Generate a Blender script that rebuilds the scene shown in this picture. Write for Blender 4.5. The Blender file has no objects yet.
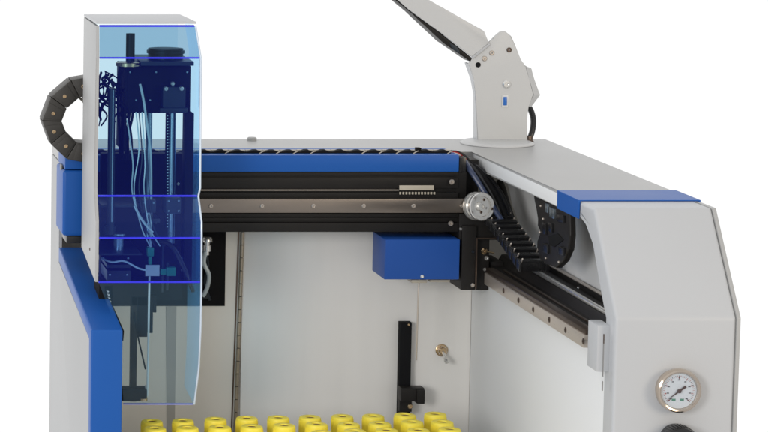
import bpy, bmesh, math, random
from mathutils import Vector, Matrix
random.seed(7)
S = bpy.context.scene
COL = S.collection

# ------------------------------------------------------------------ camera model
F = 2600.0; CX = -227.0; CY = 51.0; TH = math.atan(225 / 2600.0); D = 2.6; H = 0.85
cT, sT = math.cos(TH), math.sin(TH)


def ray(px, py):
    a = (px - CX) / F; b = (CY - py) / F
    return a, cT + b * sT, b * cT - sT


def R(px, py, d):
    """point on the vertical plane d mm in front of the inner rear wall -> (x, d, z)"""
    x, y, z = ray(px, py); t = (D - d / 1000) / y
    return (x * t, d, z * t)


def RX(px, py, X):
    """point on the vertical plane x = X -> (d, z)"""
    x, y, z = ray(px, py); t = X / x
    return ((D - y * t) * 1000, z * t)


def W(p):
    return Vector((p[0], -p[1] / 1000, p[2] + H))


def P(px, py, d):
    return W(R(px, py, d))


def pX(px, py, X):
    d, z = RX(px, py, X); return W((X, d, z))


def mm(px_len, d):
    return px_len * (D - d / 1000) / F


# ------------------------------------------------------------------ materials
def nmat(name):
    m = bpy.data.materials.new(name); m.use_nodes = True
    nt = m.node_tree; nt.nodes.clear()
    out = nt.nodes.new('ShaderNodeOutputMaterial')
    return m, nt, out


def pmat(name, col, rough=0.5, metal=0.0, var=0.06, vscale=9.0, bump=0.0, bscale=900.0, spec=0.5, coat=0.0, rvar=0.12, aniso=None):
    m, nt, out = nmat(name); N = nt.nodes; L = nt.links
    b = N.new('ShaderNodeBsdfPrincipled')
    tc = N.new('ShaderNodeTexCoord'); mp = N.new('ShaderNodeMapping')
    L.new(tc.outputs['Object'], mp.inputs['Vector'])
    if aniso: mp.inputs['Scale'].default_value = aniso
    nz = N.new('ShaderNodeTexNoise'); nz.inputs['Scale'].default_value = vscale; nz.inputs['Detail'].default_value = 5
    L.new(mp.outputs['Vector'], nz.inputs['Vector'])
    mr = N.new('ShaderNodeMapRange')
    mr.inputs['To Min'].default_value = 1 - var; mr.inputs['To Max'].default_value = 1 + var
    L.new(nz.outputs['Fac'], mr.inputs['Value'])
    mx = N.new('ShaderNodeVectorMath'); mx.operation = 'SCALE'
    mx.inputs[0].default_value = col
    L.new(mr.outputs['Result'], mx.inputs['Scale'])
    L.new(mx.outputs['Vector'], b.inputs['Base Color'])
    r2 = N.new('ShaderNodeMapRange')
    r2.inputs['To Min'].default_value = max(0.03, rough - rvar); r2.inputs['To Max'].default_value = min(1, rough + rvar)
    L.new(nz.outputs['Fac'], r2.inputs['Value']); L.new(r2.outputs['Result'], b.inputs['Roughness'])
    b.inputs['Metallic'].default_value = metal
    b.inputs['Specular IOR Level'].default_value = spec
    b.inputs['Coat Weight'].default_value = coat; b.inputs['Coat Roughness'].default_value = .16
    if bump:
        n2 = N.new('ShaderNodeTexNoise'); n2.inputs['Scale'].default_value = bscale; n2.inputs['Detail'].default_value = 2
        L.new(tc.outputs['Object'], n2.inputs['Vector'])
        bp = N.new('ShaderNodeBump'); bp.inputs['Strength'].default_value = bump; bp.inputs['Distance'].default_value = 0.0006
        L.new(n2.outputs['Fac'], bp.inputs['Height']); L.new(bp.outputs['Normal'], b.inputs['Normal'])
    L.new(b.outputs['BSDF'], out.inputs['Surface'])
    return m


def acrylic(name, tint, glow, gloss=1.0):
    """clear tinted sheet: tinted transmission, a little blue scatter inside, fresnel reflection"""
    m, nt, out = nmat(name); N = nt.nodes; L = nt.links
    tr = N.new('ShaderNodeBsdfTransparent'); tr.inputs['Color'].default_value = (*tint, 1)
    df = N.new('ShaderNodeBsdfDiffuse'); df.inputs['Color'].default_value = (*glow, 1)
    tl = N.new('ShaderNodeBsdfTranslucent'); tl.inputs['Color'].default_value = (glow[0] * .6, glow[1] * .6, glow[2] * .6, 1)
    a1 = N.new('ShaderNodeAddShader'); a2 = N.new('ShaderNodeAddShader')
    L.new(tr.outputs[0], a1.inputs[0]); L.new(df.outputs[0], a1.inputs[1])
    L.new(a1.outputs[0], a2.inputs[0]); L.new(tl.outputs[0], a2.inputs[1])
    gl = N.new('ShaderNodeBsdfGlossy'); gl.inputs['Roughness'].default_value = 0.03
    lw = N.new('ShaderNodeLayerWeight'); pw = N.new('ShaderNodeMath'); pw.operation = 'POWER'; pw.inputs[1].default_value = 4.0
    L.new(lw.outputs['Facing'], pw.inputs[0])
    ml = N.new('ShaderNodeMapRange'); ml.inputs['To Min'].default_value = .045 * gloss; ml.inputs['To Max'].default_value = .8 * gloss
    L.new(pw.outputs[0], ml.inputs['Value'])
    mx = N.new('ShaderNodeMixShader')
    L.new(ml.outputs[0], mx.inputs[0]); L.new(a2.outputs[0], mx.inputs[1]); L.new(gl.outputs[0], mx.inputs[2])
    L.new(mx.outputs[0], out.inputs['Surface'])
    return m


M = {}
M['whitelit'] = pmat('white_lit', (.80, .812, .812), .48, var=.025, vscale=3, bump=.08, bscale=1400)  # lighter copy of the cabinet white, to brighten inner faces that get less light
M['whitedim'] = pmat('white_dim', (.42, .425, .425), .45, var=.02, vscale=3.5, bump=.08, bscale=1400)  # darker copy of the cabinet white, to dim faces turned to the key
M['white'] = pmat('white_powdercoat', (.512, .525, .540), .42, var=.035, vscale=6, bump=.10, bscale=1400)
M['white2'] = pmat('white_warm_tint', (.82, .785, .715), .5, var=.035, vscale=2.5, bump=.08, bscale=1400)  # warm tint in the paint stands in for warm shade on the inner wall
M['cream'] = pmat('grey_sheet', (.42, .42, .412), .38, var=.03, vscale=5, bump=.06, bscale=1600)
M['armgrey'] = pmat('grey_arm_paint', (.56, .565, .56), .4, var=.02, bump=.06, bscale=1600)
M['blue'] = pmat('blue_paint', (.013, .098, .385), .42, var=.05, vscale=6, bump=.05, bscale=1500, coat=.04, spec=.20)
M['bluebox'] = pmat('blue_box_paint', (.020, .088, .36), .42, var=.05, vscale=8, bump=.05, bscale=1500, spec=.2)
M['black'] = pmat('black_anodised', (.016, .0145, .0135), .45, var=.25, vscale=30, bump=.04, spec=.22)
M['blackgloss'] = pmat('black_plastic', (.012, .012, .013), .28, var=.2, vscale=40)
M['matte'] = pmat('matte_black', (.009, .009, .010), .75, var=.2, vscale=40, spec=.12)
M['chain'] = pmat('chain_plastic', (.038, .034, .029), .5, var=.22, vscale=60, bump=.1, bscale=700)
M['steel'] = pmat('brushed_steel', (.54, .48, .42), .34, .7, var=.14, vscale=60, aniso=(1, 30, 30))
M['beamrail'] = pmat('beam_rail_steel', (.26, .225, .195), .34, .85, var=.22, vscale=9, aniso=(1, 6, 6))
M['railsteel'] = pmat('rail_steel', (.62, .55, .48), .32, .6, var=.16, vscale=40, aniso=(1, 25, 25))
M['bright'] = pmat('bright_steel', (.80, .79, .76), .22, .75, var=.08, vscale=60)
M['brass'] = pmat('brass', (.55, .40, .24), .28, 1.0, var=.12, vscale=90)
M['bezel'] = pmat('gold_chrome', (.64, .55, .46), .12, 1.0, var=.06, vscale=30, rvar=.04)
M['brown'] = pmat('brown_steel', (.13, .095, .075), .34, .85, var=.2, vscale=45, aniso=(30, 1, 30))
M['yellow'] = pmat('yellow_cap_plastic', (.97, .81, .075), .45, var=.05, vscale=60, spec=.45)
M['septum'] = pmat('septum_shaded', (.20, .10, .012), .6, var=.15, vscale=120)  # septum colour darkened to carry the shade inside the cap hole
M['shield'] = pmat('white_shield', (.88, .89, .89), .45, var=.02)
M['gasket'] = pmat('grey_gasket', (.24, .24, .24), .6)
M['greystrip'] = pmat('wall_strip_grey', (.46, .45, .42), .6, var=.1, vscale=30)  # plain grey, darker than the wall around it
M['white3'] = pmat('white_door', (.82, .80, .765), .5, var=.035, vscale=4, bump=.08, bscale=1400, aniso=(14, 1, 1.0))  # slight warm tint offsets the blue light cast through the acrylic
M['hinge'] = pmat('hinge_steel', (.40, .34, .26), .36, .8, var=.2, vscale=60)
M['glassy'] = pmat('vial_glass', (.62, .66, .66), .12, var=.05, coat=.5)
M['navy'] = pmat('navy_hose', (.014, .018, .038), .30, var=.2, vscale=50)
M['hose'] = pmat('pale_tube', (.50, .58, .62), .25, var=.08, vscale=50)
M['steelblue'] = pmat('tower_steel', (.42, .52, .60), .22, .9, var=.12, vscale=50, aniso=(30, 30, 1))
M['dkmetal'] = pmat('dark_metal', (.022, .030, .040), .42, .2, var=.25, vscale=40, spec=.35)
M['green'] = pmat('green_connector', (.01, .20, .13), .45)
M['tag'] = pmat('grey_plate', (.42, .44, .46), .5)
M['red'] = pmat('red_wire', (.5, .02, .02), .4)
M['whitewire'] = pmat('white_wire', (.7, .7, .68), .4)
M['tan'] = pmat('tan_belt', (.50, .45, .36), .5, var=.12, vscale=40)
M['dial'] = pmat('dial_face', (.74, .77, .80), .4, var=.03)
M['ink'] = pmat('dial_ink', (.06, .05, .06), .5)
M['inkg'] = pmat('dial_green', (.10, .28, .20), .5)
M['inkr'] = pmat('dial_red', (.45, .12, .10), .5)
M['needle'] = pmat('needle_brown', (.07, .03, .025), .4)
M['led'] = pmat('blue_switch', (.02, .14, .50), .3)
M['edge'] = pmat('acrylic_edge_glow', (.035, .035, .85), .25, var=.25, vscale=35)  # edge-lit glow put into a saturated diffuse colour
M['edgepale'] = pmat('acrylic_edge_pale', (.62, .72, .84), .25, var=.1, vscale=20)
M['edgefaint'] = pmat('acrylic_edge_faint', (.26, .28, .72), .25)
M['acTop'] = acrylic('acrylic_top', (.28, .47, .61), (.002, .005, .015), .5)
M['acMain'] = acrylic('acrylic_main', (.50, .71, .77), (.0008, .0022, .052), .15)
M['acMid'] = acrylic('acrylic_mid', (.50, .70, .80), (.003, .010, .085), .4)
M['acLow2'] = acrylic('acrylic_lower_band', (.42, .60, .78), (.001, .003, .075), .25)
M['acLow'] = acrylic('acrylic_lower', (.80, .93, .98), (.005, .020, .036), .8)
M['acSide'] = acrylic('acrylic_side', (.74, .86, .94), (.05, .16, .29), .5)


# ------------------------------------------------------------------ mesh builder
class MB:
    def __init__(s):
        s.bm = bmesh.new()

    def _faces(s, verts, quads):
        vs = [s.bm.verts.new(v) for v in verts]
        for q in quads: s.bm.faces.new([vs[i] for i in q])
        return vs

    def _bev(s, vs, bev, seg=2):
        if bev <= 0: return
        es = {e for v in vs for e in v.link_edges}
        bmesh.ops.bevel(s.bm, geom=list(es), offset=bev, segments=seg, profile=.6, affect='EDGES', clamp_overlap=True)

    def box(s, x0, x1, d0, d1, z0, z1, bev=0.0, seg=2):
        y0, y1 = -d1 / 1000, -d0 / 1000
        z0 += H; z1 += H
        v = [(x0, y0, z0), (x1, y0, z0), (x1, y1, z0), (x0, y1, z0), (x0, y0, z1), (x1, y0, z1), (x1, y1, z1), (x0, y1, z1)]
        vs = s._faces(v, [(3, 2, 1, 0), (4, 5, 6, 7), (0, 1, 5, 4), (1, 2, 6, 5), (2, 3, 7, 6), (3, 0, 4, 7)])
        s._bev(vs, bev, seg); return s

    def pbox(s, x0, y0, x1, y1, df, db, bev=0.0, seg=2):
        a = R(x0, (y0 + y1) / 2, df); b = R(x1, (y0 + y1) / 2, df)
        t = R((x0 + x1) / 2, y0, df); u = R((x0 + x1) / 2, y1, df)
        return s.box(a[0], b[0], db, df, u[2], t[2], bev, seg)

    def obox(s, c, ax, ay, az, bev=0.0):
        """oriented box: centre and three half-axis vectors"""
        v = []
        for k in (-1, 1):
            for (i, j) in ((-1, -1), (1, -1), (1, 1), (-1, 1)):
                v.append(c + ax * i + ay * j + az * k)
        vs = s._faces(v, [(3, 2, 1, 0), (4, 5, 6, 7), (0, 1, 5, 4), (1, 2, 6, 5), (2, 3, 7, 6), (3, 0, 4, 7)])
        s._bev(vs, bev); return s

    def prism(s, pts, off, bev=0.0, seg=2):
        """closed polygon (world points) extruded by the vector off"""
        n = len(pts)
        a = [s.bm.verts.new(p) for p in pts]; b = [s.bm.verts.new(Vector(p) + off) for p in pts]
        s.bm.faces.new(a); s.bm.faces.new(b[::-1])
        for i in range(n):
            j = (i + 1) % n
            s.bm.faces.new((a[j], a[i], b[i], b[j]))
        s._bev(a + b, bev, seg); return s

    def prismx(s, prof, x0, x1, bev=0.0, seg=2):
        return s.prism([W((x0, d, z)) for d, z in prof], Vector((x1 - x0, 0, 0)), bev, seg)

    def poly(s, pts):
        s.bm.faces.new([s.bm.verts.new(p) for p in pts]); return s

    def pprism(s, pix, df, db, bev=0.0, seg=2):
        return s.prism([P(x, y, df) for x, y in pix], Vector((0, (df - db) / 1000, 0)), bev, seg)

    def cyl(s, p, q, r, seg=20, r2=None, bev=0.0):
        return s.lathe(p, q, [(0, r), (1, r if r2 is None else r2)], seg, True)

    def lathe(s, p, q, prof, seg=24, rel=False):
        """rings along the axis p->q; prof = (t, r), t in metres (or 0..1 if rel)"""
        ax = (q - p); ln = ax.length; ax = ax.normalized()
        u = ax.orthogonal().normalized(); v = ax.cross(u)
        rings = []
        for t, r in prof:
            c = p + ax * (t * ln if rel else t)
            if r < 1e-7: rings.append([s.bm.verts.new(c)])
            else: rings.append([s.bm.verts.new(c + (u * math.cos(2 * math.pi * i / seg) + v * math.sin(2 * math.pi * i / seg)) * r) for i in range(seg)])
        for a, b in zip(rings, rings[1:]):
            for i in range(seg):
                j = (i + 1) % seg
                if len(a) == 1 and len(b) == 1: continue
                if len(a) == 1: s.bm.faces.new((a[0], b[i], b[j]))
                elif len(b) == 1: s.bm.faces.new((a[i], a[j], b[0]))
                else: s.bm.faces.new((a[i], a[j], b[j], b[i]))
        if len(rings[0]) > 1: s.bm.faces.new(rings[0][::-1])
        if len(rings[-1]) > 1: s.bm.faces.new(rings[-1])
        return s

    def tube(s, pts, r, seg=10, smooth=6):
        pts = spline(pts, smooth) if len(pts) > 2 else pts
        t = (pts[1] - pts[0]).normalized(); u = t.orthogonal().normalized(); rings = []
        for i, p in enumerate(pts):
            a = pts[max(i - 1, 0)]; b = pts[min(i + 1, len(pts) - 1)]
            t = (b - a).normalized(); u = (u - t * u.dot(t)).normalized(); v = t.cross(u)
            rings.append([s.bm.verts.new(p + (u * math.cos(2 * math.pi * k / seg) + v * math.sin(2 * math.pi * k / seg)) * r) for k in range(seg)])
        for a, b in zip(rings, rings[1:]):
            for i in range(seg):
                j = (i + 1) % seg
                s.bm.faces.new((a[i], a[j], b[j], b[i]))
        s.bm.faces.new(rings[0][::-1]); s.bm.faces.new(rings[-1])
        return s

    def build(s, name, mat, parent=None, loc=None, angle=35):
        bm = s.bm
        bmesh.ops.recalc_face_normals(bm, faces=bm.faces[:])
        org = Vector(loc) if loc is not None else (wloc(parent) if parent else Vector((0, 0, 0)))
        bmesh.ops.translate(bm, verts=bm.verts[:], vec=-org)
        me = bpy.data.meshes.new(name); bm.to_mesh(me); bm.free()
        me.polygons.foreach_set('use_smooth', [True] * len(me.polygons))
        me.set_sharp_from_angle(angle=math.radians(angle))
        me.materials.append(mat)
        o = bpy.data.objects.new(name, me); COL.objects.link(o)
        o['wl'] = list(org)
        if parent:
            o.parent = parent; o.location = org - wloc(parent)
        else: o.location = org
        return o


def wloc(o):
    return Vector(o['wl'])


def spline(p, n):
    out = []
    for i in range(len(p) - 1):
        p0 = p[max(i - 1, 0)]; p1 = p[i]; p2 = p[i + 1]; p3 = p[min(i + 2, len(p) - 1)]
        for k in range(n):
            t = k / n
            out.append(.5 * ((2 * p1) + (p2 - p0) * t + (2 * p0 - 5 * p1 + 4 * p2 - p3) * t * t + (3 * p1 - p0 - 3 * p2 + p3) * t ** 3))
    out.append(p[-1]); return out


def tag(o, label, cat, group=None):
    o['label'] = label; o['category'] = cat
    if group: o['group'] = group
    return o


def thing(name, label, cat, loc, group=None):
    o = bpy.data.objects.new(name, None); COL.objects.link(o)
    o.empty_display_size = .02
    o.location = loc; o['wl'] = list(loc)
    return tag(o, label, cat, group)


def screw(mb, c, r, dirv, h=.0012):
    """button head with a recessed hex socket"""
    d = dirv.normalized()
    mb.lathe(c, c + d, [(0, r), (h * .6, r), (h, r * .72), (h, r * .42), (h * .25, r * .38), (h * .25, 0)], 14)


def scr(c, r, dirv, h, mat, par, name='screw'):
    mb = MB(); screw(mb, c, r, dirv, h); return mb.build(name, M[mat], par)


FR = Vector((0, -1, 0)); LF = Vector((-1, 0, 0)); UP = Vector((0, 0, 1))

# ------------------------------------------------------------------ CABINET
XL = R(51, 250, -107)[0]
XLi = XL + .027
Xi, _, Zt = R(474, 152, 0)
Xo = .811
Zb = -.80
Zdeck = -.64
DB = -107
cab = thing('sampler_cabinet', 'white and grey open-front laboratory instrument cabinet with blue trim and a pressure gauge', 'cabinet', W(((XL + Xo) / 2, 100, Zb)))

# profile of the right arm's nose
T1 = RX(716, 208, Xo); FD = RX(741, 318, Xo)
BT = (FD[0] - 5, Zb)
lipZ = Zt - .0150
# rail line on the inner face of the right arm
rt = RX(540, 299.5, Xi); rb = RX(536, 309, Xi)
zrt, zrb = rt[1], rb[1]

MB().box(XL + .003, Xo - .004, DB - 3, DB, Zb, Zt - .0155).build('rear_panel', M['white2'], cab)
# L-shaped top cover (a back strip and the long right arm)
pl = [(XL, DB - 3), (Xo - .0002, DB - 3), (Xo - .0002, 343.5), (Xi, 343.5), (Xi, -3), (XL, -3)]
MB().prism([W((x, d, lipZ)) for x, d in pl], Vector((0, 0, Zt - lipZ)), .0022, 3).build('top_cover', M['cream'], cab)
MB().box(Xi - .0005, Xi + .0010, -2, 280.5, lipZ + .0012, Zt - .0024, .0003).build('lip_lit_face', M['whitelit'], cab)  # thin plate added; its lighter paint stands in for light on the lip
MB().lathe(P(252, 141, -95), P(252, 141, -95) + UP, [(-.004, .005), (.003, .005), (.004, .004), (.004, 0)], 16).build('top_bump', M['cream'], cab)
# inner rear wall
MB().box(XLi + .0005, R(241, 300, 0)[0] - .0009, -4, 0, Zb, R(300, 225, 0)[2], .0008).build('inner_wall', M['white2'], cab)
MB().box(R(241, 300, 0)[0] + .0009, Xi + .001, -4, 0, Zb, R(300, 225, 0)[2], .0008).build('hinged_panel', M['white3'], cab)
# piano hinge
h0 = P(242.6, 232, 1.8); h1 = P(235.9, 415, 1.8); hd = (h1 - h0).normalized()
mb = MB(); t = 0
while t < (h1 - h0).length + .09:
    mb.cyl(h0 + hd * t, h0 + hd * (t + .0125), .0020, 12); t += .0132
hg = mb.build('piano_hinge', M['hinge'], cab)
MB().cyl(h0 + FR * -.0008, h1 + hd * .09 + FR * -.0008, .0013, 8).build('pin', M['matte'], hg)
hx = (h1 - h0) / 2 * 1.35; hc = h0 + hx
MB().obox(hc + Vector((-.0036, .0015, 0)), Vector((.0007, 0, 0)), Vector((0, .0003, 0)), hx).build('leaf', M['brown'], hg)
MB().pprism([(166, 306.5), (176.5, 306.5), (174.5, 440), (167, 440)], .5, .05).build('wall_strip', M['greystrip'], cab)  # thin grey strip on the inner wall
# black recess behind the tower
rec = MB().pbox(112, 231, 225.5, 306, 1.2, .1, .0004).build('recess_plate', M['matte'], cab)
mb = MB(); c = P(207, 243, 6)
mb.lathe(c - UP * .012, c + UP, [(0, .0025), (.004, .0025), (.004, .0045), (.010, .0045), (.010, .003), (.0135, .003), (.0135, .0055), (.0165, .0055), (.018, .0045), (.018, 0)], 14)
mb.build('fitting', M['bright'], rec)
MB().tube([P(207, 248, 6), P(204, 262, 7), P(209, 275, 8), P(207, 288, 6), P(203, 296, 4)], .0022).build('hose', M['hose'], rec)
MB().tube([P(205, 248, 5), P(208, 265, 4), P(205, 282, 5), P(210, 300, 3)], .0017).build('hose', M['dkmetal'], rec)
MB().pbox(203, 291, 209, 299, 5, 1.2, .0006).build('fitting', M['dkmetal'], rec)

# left arm: sloping side wall with blue trim along its front edge
zA = R(58.5, 247, -28)[2]; A = (-28, zA); B = RX(92, 330, XL); Cc = (B[0] + 4, Zb)
prof = [(DB - 3, Zb), (DB - 3, lipZ - .0004), (-32, lipZ - .0004), (-32, zA - .0165), (B[0] - 16, B[1] - .012), (Cc[0] - 15, Zb)]
MB().prismx(prof, XL, XL + .003, .0006).build('left_side_wall', M['whitedim'], cab)
MB().prismx([(-31, zA - .02), (-31, Zb), (Cc[0] - 15.4, Zb), (B[0] - 16.4, B[1] - .0128), ], XL + .0032, XLi, .0006).build('left_inner_wall', M['white'], cab)
MB().prismx([A, (A[0] + 3, zA - .0005), B, Cc, (Cc[0] - 14.5, Zb), (B[0] - 14.6, B[1] - .0095), (A[0], zA - .0150)], XL - .0006, XLi + .0012, .0020, 3).build('left_trim_strip', M['blue'], cab)
MB().prismx([(A[0] + 2, zA - .004), (B[0] - 6, B[1] - .002), (B[0] - 10, B[1] - .012), (A[0] - 2, zA - .016)], XLi + .0016, XLi + .0032).build('edge_gap', M['matte'], cab)  # black strip standing in for the dark gap behind the trim

# right arm
MB().prismx([(DB - 3, Zb), (DB - 3, lipZ - .0004), (343, lipZ - .0004), (343.5, Zt - .0006), (346, Zt - .0006), T1, FD, BT], Xo - .0034, Xo, .0008).build('right_side_wall', M['cream'], cab)
# inner skin below the slide, and the recessed white shield behind the slide
zlow = zrb - .0036
XS = Xi + .046
MB().prismx([(0.5, Zb), (0.5, zlow), (FD[0] - 26, zlow), (FD[0] - 26, Zb)], Xi + .0008, Xi + .0030, .0005).build('right_inner_wall', M['whitelit'], cab)
sh = [(506, 176), (512, 205), (520, 226), (531, 240), (545, 262), (640, 330), (640, 215), (575, 195)]
MB().prism([pX(x, y, XS) for x, y in sh], Vector((.002, 0, 0))).build('inner_shield', M['shield'], cab)
# nose cover with a folded-back side flange
MB().prismx([(344.6, Zt - .0006), (T1[0], T1[1]), (FD[0], FD[1]), (BT[0], BT[1]), (BT[0] - 14, Zb), (FD[0] - 15, FD[1] - .004), (T1[0] - 7, T1[1] - .014), (344.6, Zt - .012)], Xi, Xo - .0040, .0030, 3).build('front_panel', M['white'], cab)
inn = [RX(x, y, Xi) for x, y in ((581, 218), (585.5, 224), (592.5, 243), (601, 293), (606, 318))]
MB().prismx([(345.5, Zt - .006), (T1[0] - 5, T1[1] - .005), (FD[0] - 6, FD[1]), (BT[0] - 7, Zb), (BT[0] - 25, Zb)] + inn[::-1] + [(345.5, inn[0][1])], Xi + .0003, Xi + .0028, .0004).build('side_flange', M['white'], cab)
MB().prismx([(346, Zt - .002), (T1[0] - 1.5, T1[1] - .0015), (FD[0] - 1.6, FD[1] - .001), (BT[0] - 1.6, Zb), (352, Zb), (352, Zt - .02)], Xo - .0060, Xo - .0031).build('panel_gasket', M['gasket'], cab)
# blue band wrapped over the arm
mb = MB()
x0 = Xi - .0009; x1 = Xo + .0009; zt = Zt + .0009; zl = lipZ - .0008
mb.prism([W((x, 281.5, z)) for x, z in ((x0, zl), (x0, zt), (x1, zt), (x1, Zt - .003), (x1 - .0012, Zt - .003), (x1 - .0012, Zt + .0001), (x0 + .0012, Zt + .0001), (x0 + .0012, zl))], Vector((0, -.0628, 0)), .0003, 1)
mb.build('blue_band', M['blue'], cab)
# deck inside
MB().box(XLi + .001, Xi - .001, .5, 345, Zdeck - .01, Zdeck).build('deck', M['white2'], cab)
MB().box(XLi + .001, Xi - .001, 345.5, 349, Zb, Zdeck, .001).build('front_apron', M['white'], cab)

# --- forward slide on the right arm
d0 = RX(492, 270, Xi)[0]; d1 = RX(592, 340, Xi)[0]
Lr = (d0, d1)
zbelt = RX(569, 290.5, Xi + .022)[1]; zrr = RX(580, 283, Xi + .040)[1]; dfr = d1 + 14
tray = MB()
tray.prism([W((x, d0 - 40, z)) for x, z in ((Xi + .0026, zrb + .002), (Xi + .0026, zrt + .0005), (Xi + .016, zrt + .0005), (Xi + .020, zbelt - .002), (Xi + .0385, zbelt - .002), (Xi + .0385, zrr), (Xi + .0435, zrr), (Xi + .0435, zrb + .002))], Vector((0, -(dfr - d0 + 40) / 1000, 0)), .0006)
tray = tray.build('slide_tray', M['black'], cab)
rl = MB().box(Xi - .0075, Xi + .0022, d0, d1, zrb - .0030, zrt - .0026, .0006).build('slide_rail', M['railsteel'], cab)
MB().box(Xi - .0060, Xi + .0022, d0 - 2, d1, zrt - .0024, zrt + .0020, .0007).build('rail_lip', M['brown'], cab)
for (sx, sy) in ((503.7, 282), (518.7, 291), (533.4, 300.5), (549.4, 311.5), (565.7, 323), (583.4, 334.5)):
    dd, zz = RX(sx, sy, Xi - .0075)
    scr(W((Xi - .0074, dd, (zrb + zrt) / 2 - .0028)), .0027, LF, .0008, 'brown', rl)
MB().box(Xi + .0075, Xi + .0100, d0 + 10, dfr, zrt + .0008, zrt + .0022, .0004).build('tray_bead', M['brown'], tray)
bd = RX(532, 267, Xi + .022)[0]
MB().box(Xi + .0200, Xi + .0240, bd, dfr, zbelt - .0016, zbelt + .0018, .0008).build('belt', M['bright'], tray)
MB().box(Xi + .0386, Xi + .0432, d0 + 30, dfr, zrr + .0002, zrr + .0010).build('tray_edge', M['steel'], tray)
scr(pX(578.5, 289, Xi + .0384), .0024, LF, .0014, 'bright', tray)
# white cover at the end of the slide
c0 = RX(588, 340, Xi - .010); c1 = RX(606, 340, Xi - .010)
zc0 = RX(588, 366, Xi - .01)[1]; zc1 = RX(588, 319, Xi - .01)[1]
ec = MB().box(Xi - .0105, Xi + .0006, c0[0], FD[0] - 14, zc0, zc1, .0012).build('slide_end_cover', M['white'], cab)
for (za, zb, m) in ((.004, .012, 'brown'), (.012, .040, 'gasket'), (.044, .052, 'gasket')):
    MB().box(Xi - .0111, Xi - .0106, c1[0] - 4.5, c1[0] - 2.5, zc1 - zb, zc1 - za).build('slot', M[m], ec)

# --- gauge and regulator knob on the front panel
def nose(px, py):
    d = FD[0]
    for _ in range(8):
        p = R(px, py, d); t = (FD[1] - p[2]) / (FD[1] - Zb); d = FD[0] - 5 * t
    return W((p[0], d, p[2]))


gc = nose(675, 388.5); gr = mm(22.6, FD[0])
mb = MB()
mb.lathe(gc - FR * .002, gc + FR, [(0, gr * .90), (.006, gr * .90), (.0065, gr * .97), (.008, gr), (.0115, gr), (.0135, gr * .96), (.0142, gr * .90), (.0138, gr * .84), (.0105, gr * .80), (.010, gr * .79), (.010, 0)], 56)
gauge = mb.build('pressure_gauge', M['bezel'], cab)
gd = gc + FR * .0084
MB().lathe(gd, gd + FR, [(0, gr * .80), (.0006, gr * .80), (.0006, 0)], 48).build('dial', M['dial'], gauge)
mb = MB(); mr_ = MB(); mg = MB()
for i in range(41):
    a = math.radians(225 - i * 270 / 40)
    u = Vector((math.cos(a), 0, math.sin(a))); v = Vector((-math.sin(a), 0, math.cos(a)))
    l = .0016 if i % 10 == 0 else (.0011 if i % 5 == 0 else .0007)
    (mb if i % 2 == 0 else mr_).obox(gd + FR * .0008 + u * (gr * .70 - l), u * l, v * (.00022 if i % 10 == 0 else .00012), FR * .00008)
for i in range(9):   # unreadable figures at the main ticks: short strokes
    a = math.radians(225 - i * 33.75); u = Vector((math.cos(a), 0, math.sin(a)))
    mb.obox(gd + FR * .0008 + u * gr * .50, Vector((.0009, 0, 0)), UP * .00035, FR * .00006); mr_.obox(gd + FR * .0008 + u * gr * .60, Vector((.0005, 0, 0)), UP * .0005, FR * .00006)
mb.build('scale', M['ink'], gauge); mr_.build('scale', M['inkr'], gauge)
for sx in (-.0042, .0028):
    mg.obox(gd + FR * .0008 + Vector((sx, 0, -gr * .40)), Vector((.0016, 0, 0)), UP * .0009, FR * .00006)
mg.build('mark', M['inkg'], gauge)
mb = MB(); nd = Vector((-14, 0, -10.5)).normalized(); nv = Vector((nd.z, 0, -nd.x))
g2 = gd + FR * .0016
mb.prism([g2 + nd * gr * .70, g2 + nv * .0006, g2 - nd * gr * .36 + nv * .0010, g2 - nd * gr * .36 - nv * .0010, g2 - nv * .0006], FR * .0005)
mb.lathe(g2 - FR * .0008, g2 + FR, [(0, .0016), (.0018, .0016), (.0022, .0010), (.0022, 0)], 16)
mb.build('needle', M['needle'], gauge)
MB().lathe(gc + FR * .0122, gc + FR, [(0, gr * .83), (.0006, gr * .6), (.0012, gr * .3), (.0014, 0)], 40).build('lens', acrylic('gauge_glass', (.95, .96, .97), (0, 0, 0), 1.0), gauge)
kc = nose(674.5, 438.5); kr = mm(16.6, FD[0])
mb = MB()
prof = [(-.002, kr * .95), (.004, kr * .95), (.005, kr), (.017, kr), (.020, kr * .95), (.0215, kr * .80), (.0205, kr * .6), (.0205, 0)]
mb.lathe(kc, kc + FR, prof, 48)
for i in range(36):
    a = i * math.tau / 36; u = Vector((math.cos(a), 0, math.sin(a))); v = Vector((-math.sin(a), 0, math.cos(a)))
    mb.obox(kc + u * kr + FR * .011, u * .0006, v * .0006, FR * .0055, .0003)
mb.build('regulator_knob', M['blackgloss'], cab)

# --- toggle switch on the inner wall
tcn = P(441.5, 350, 0)
mb = MB(); rr = mm(6.3, 0)
mb.lathe(tcn, tcn + FR, [(0, rr), (.0012, rr), (.0016, rr * .9), (.0016, rr * .6), (.0055, rr * .6), (.006, rr * .5), (.006, 0)], 6 * 4)
tg = mb.build('toggle_switch', M['brass'], cab)
mb = MB(); tl = (FR * .8 + Vector((.10, 0, -.60))).normalized()
mb.lathe(tcn + FR * .004, tcn + FR * .004 + tl, [(0, .0013), (.010, .0020), (.0135, .0026), (.0155, .0022), (.0162, 0)], 16)
mb.build('lever', M['bright'], tg)
mb = MB(); mb.lathe(tcn + FR * .0016, tcn + FR, [(0, rr * .82), (.0022, rr * .82), (.0022, rr * .55)], 6)
mb.build('nut', M['bezel'], tg)

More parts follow.
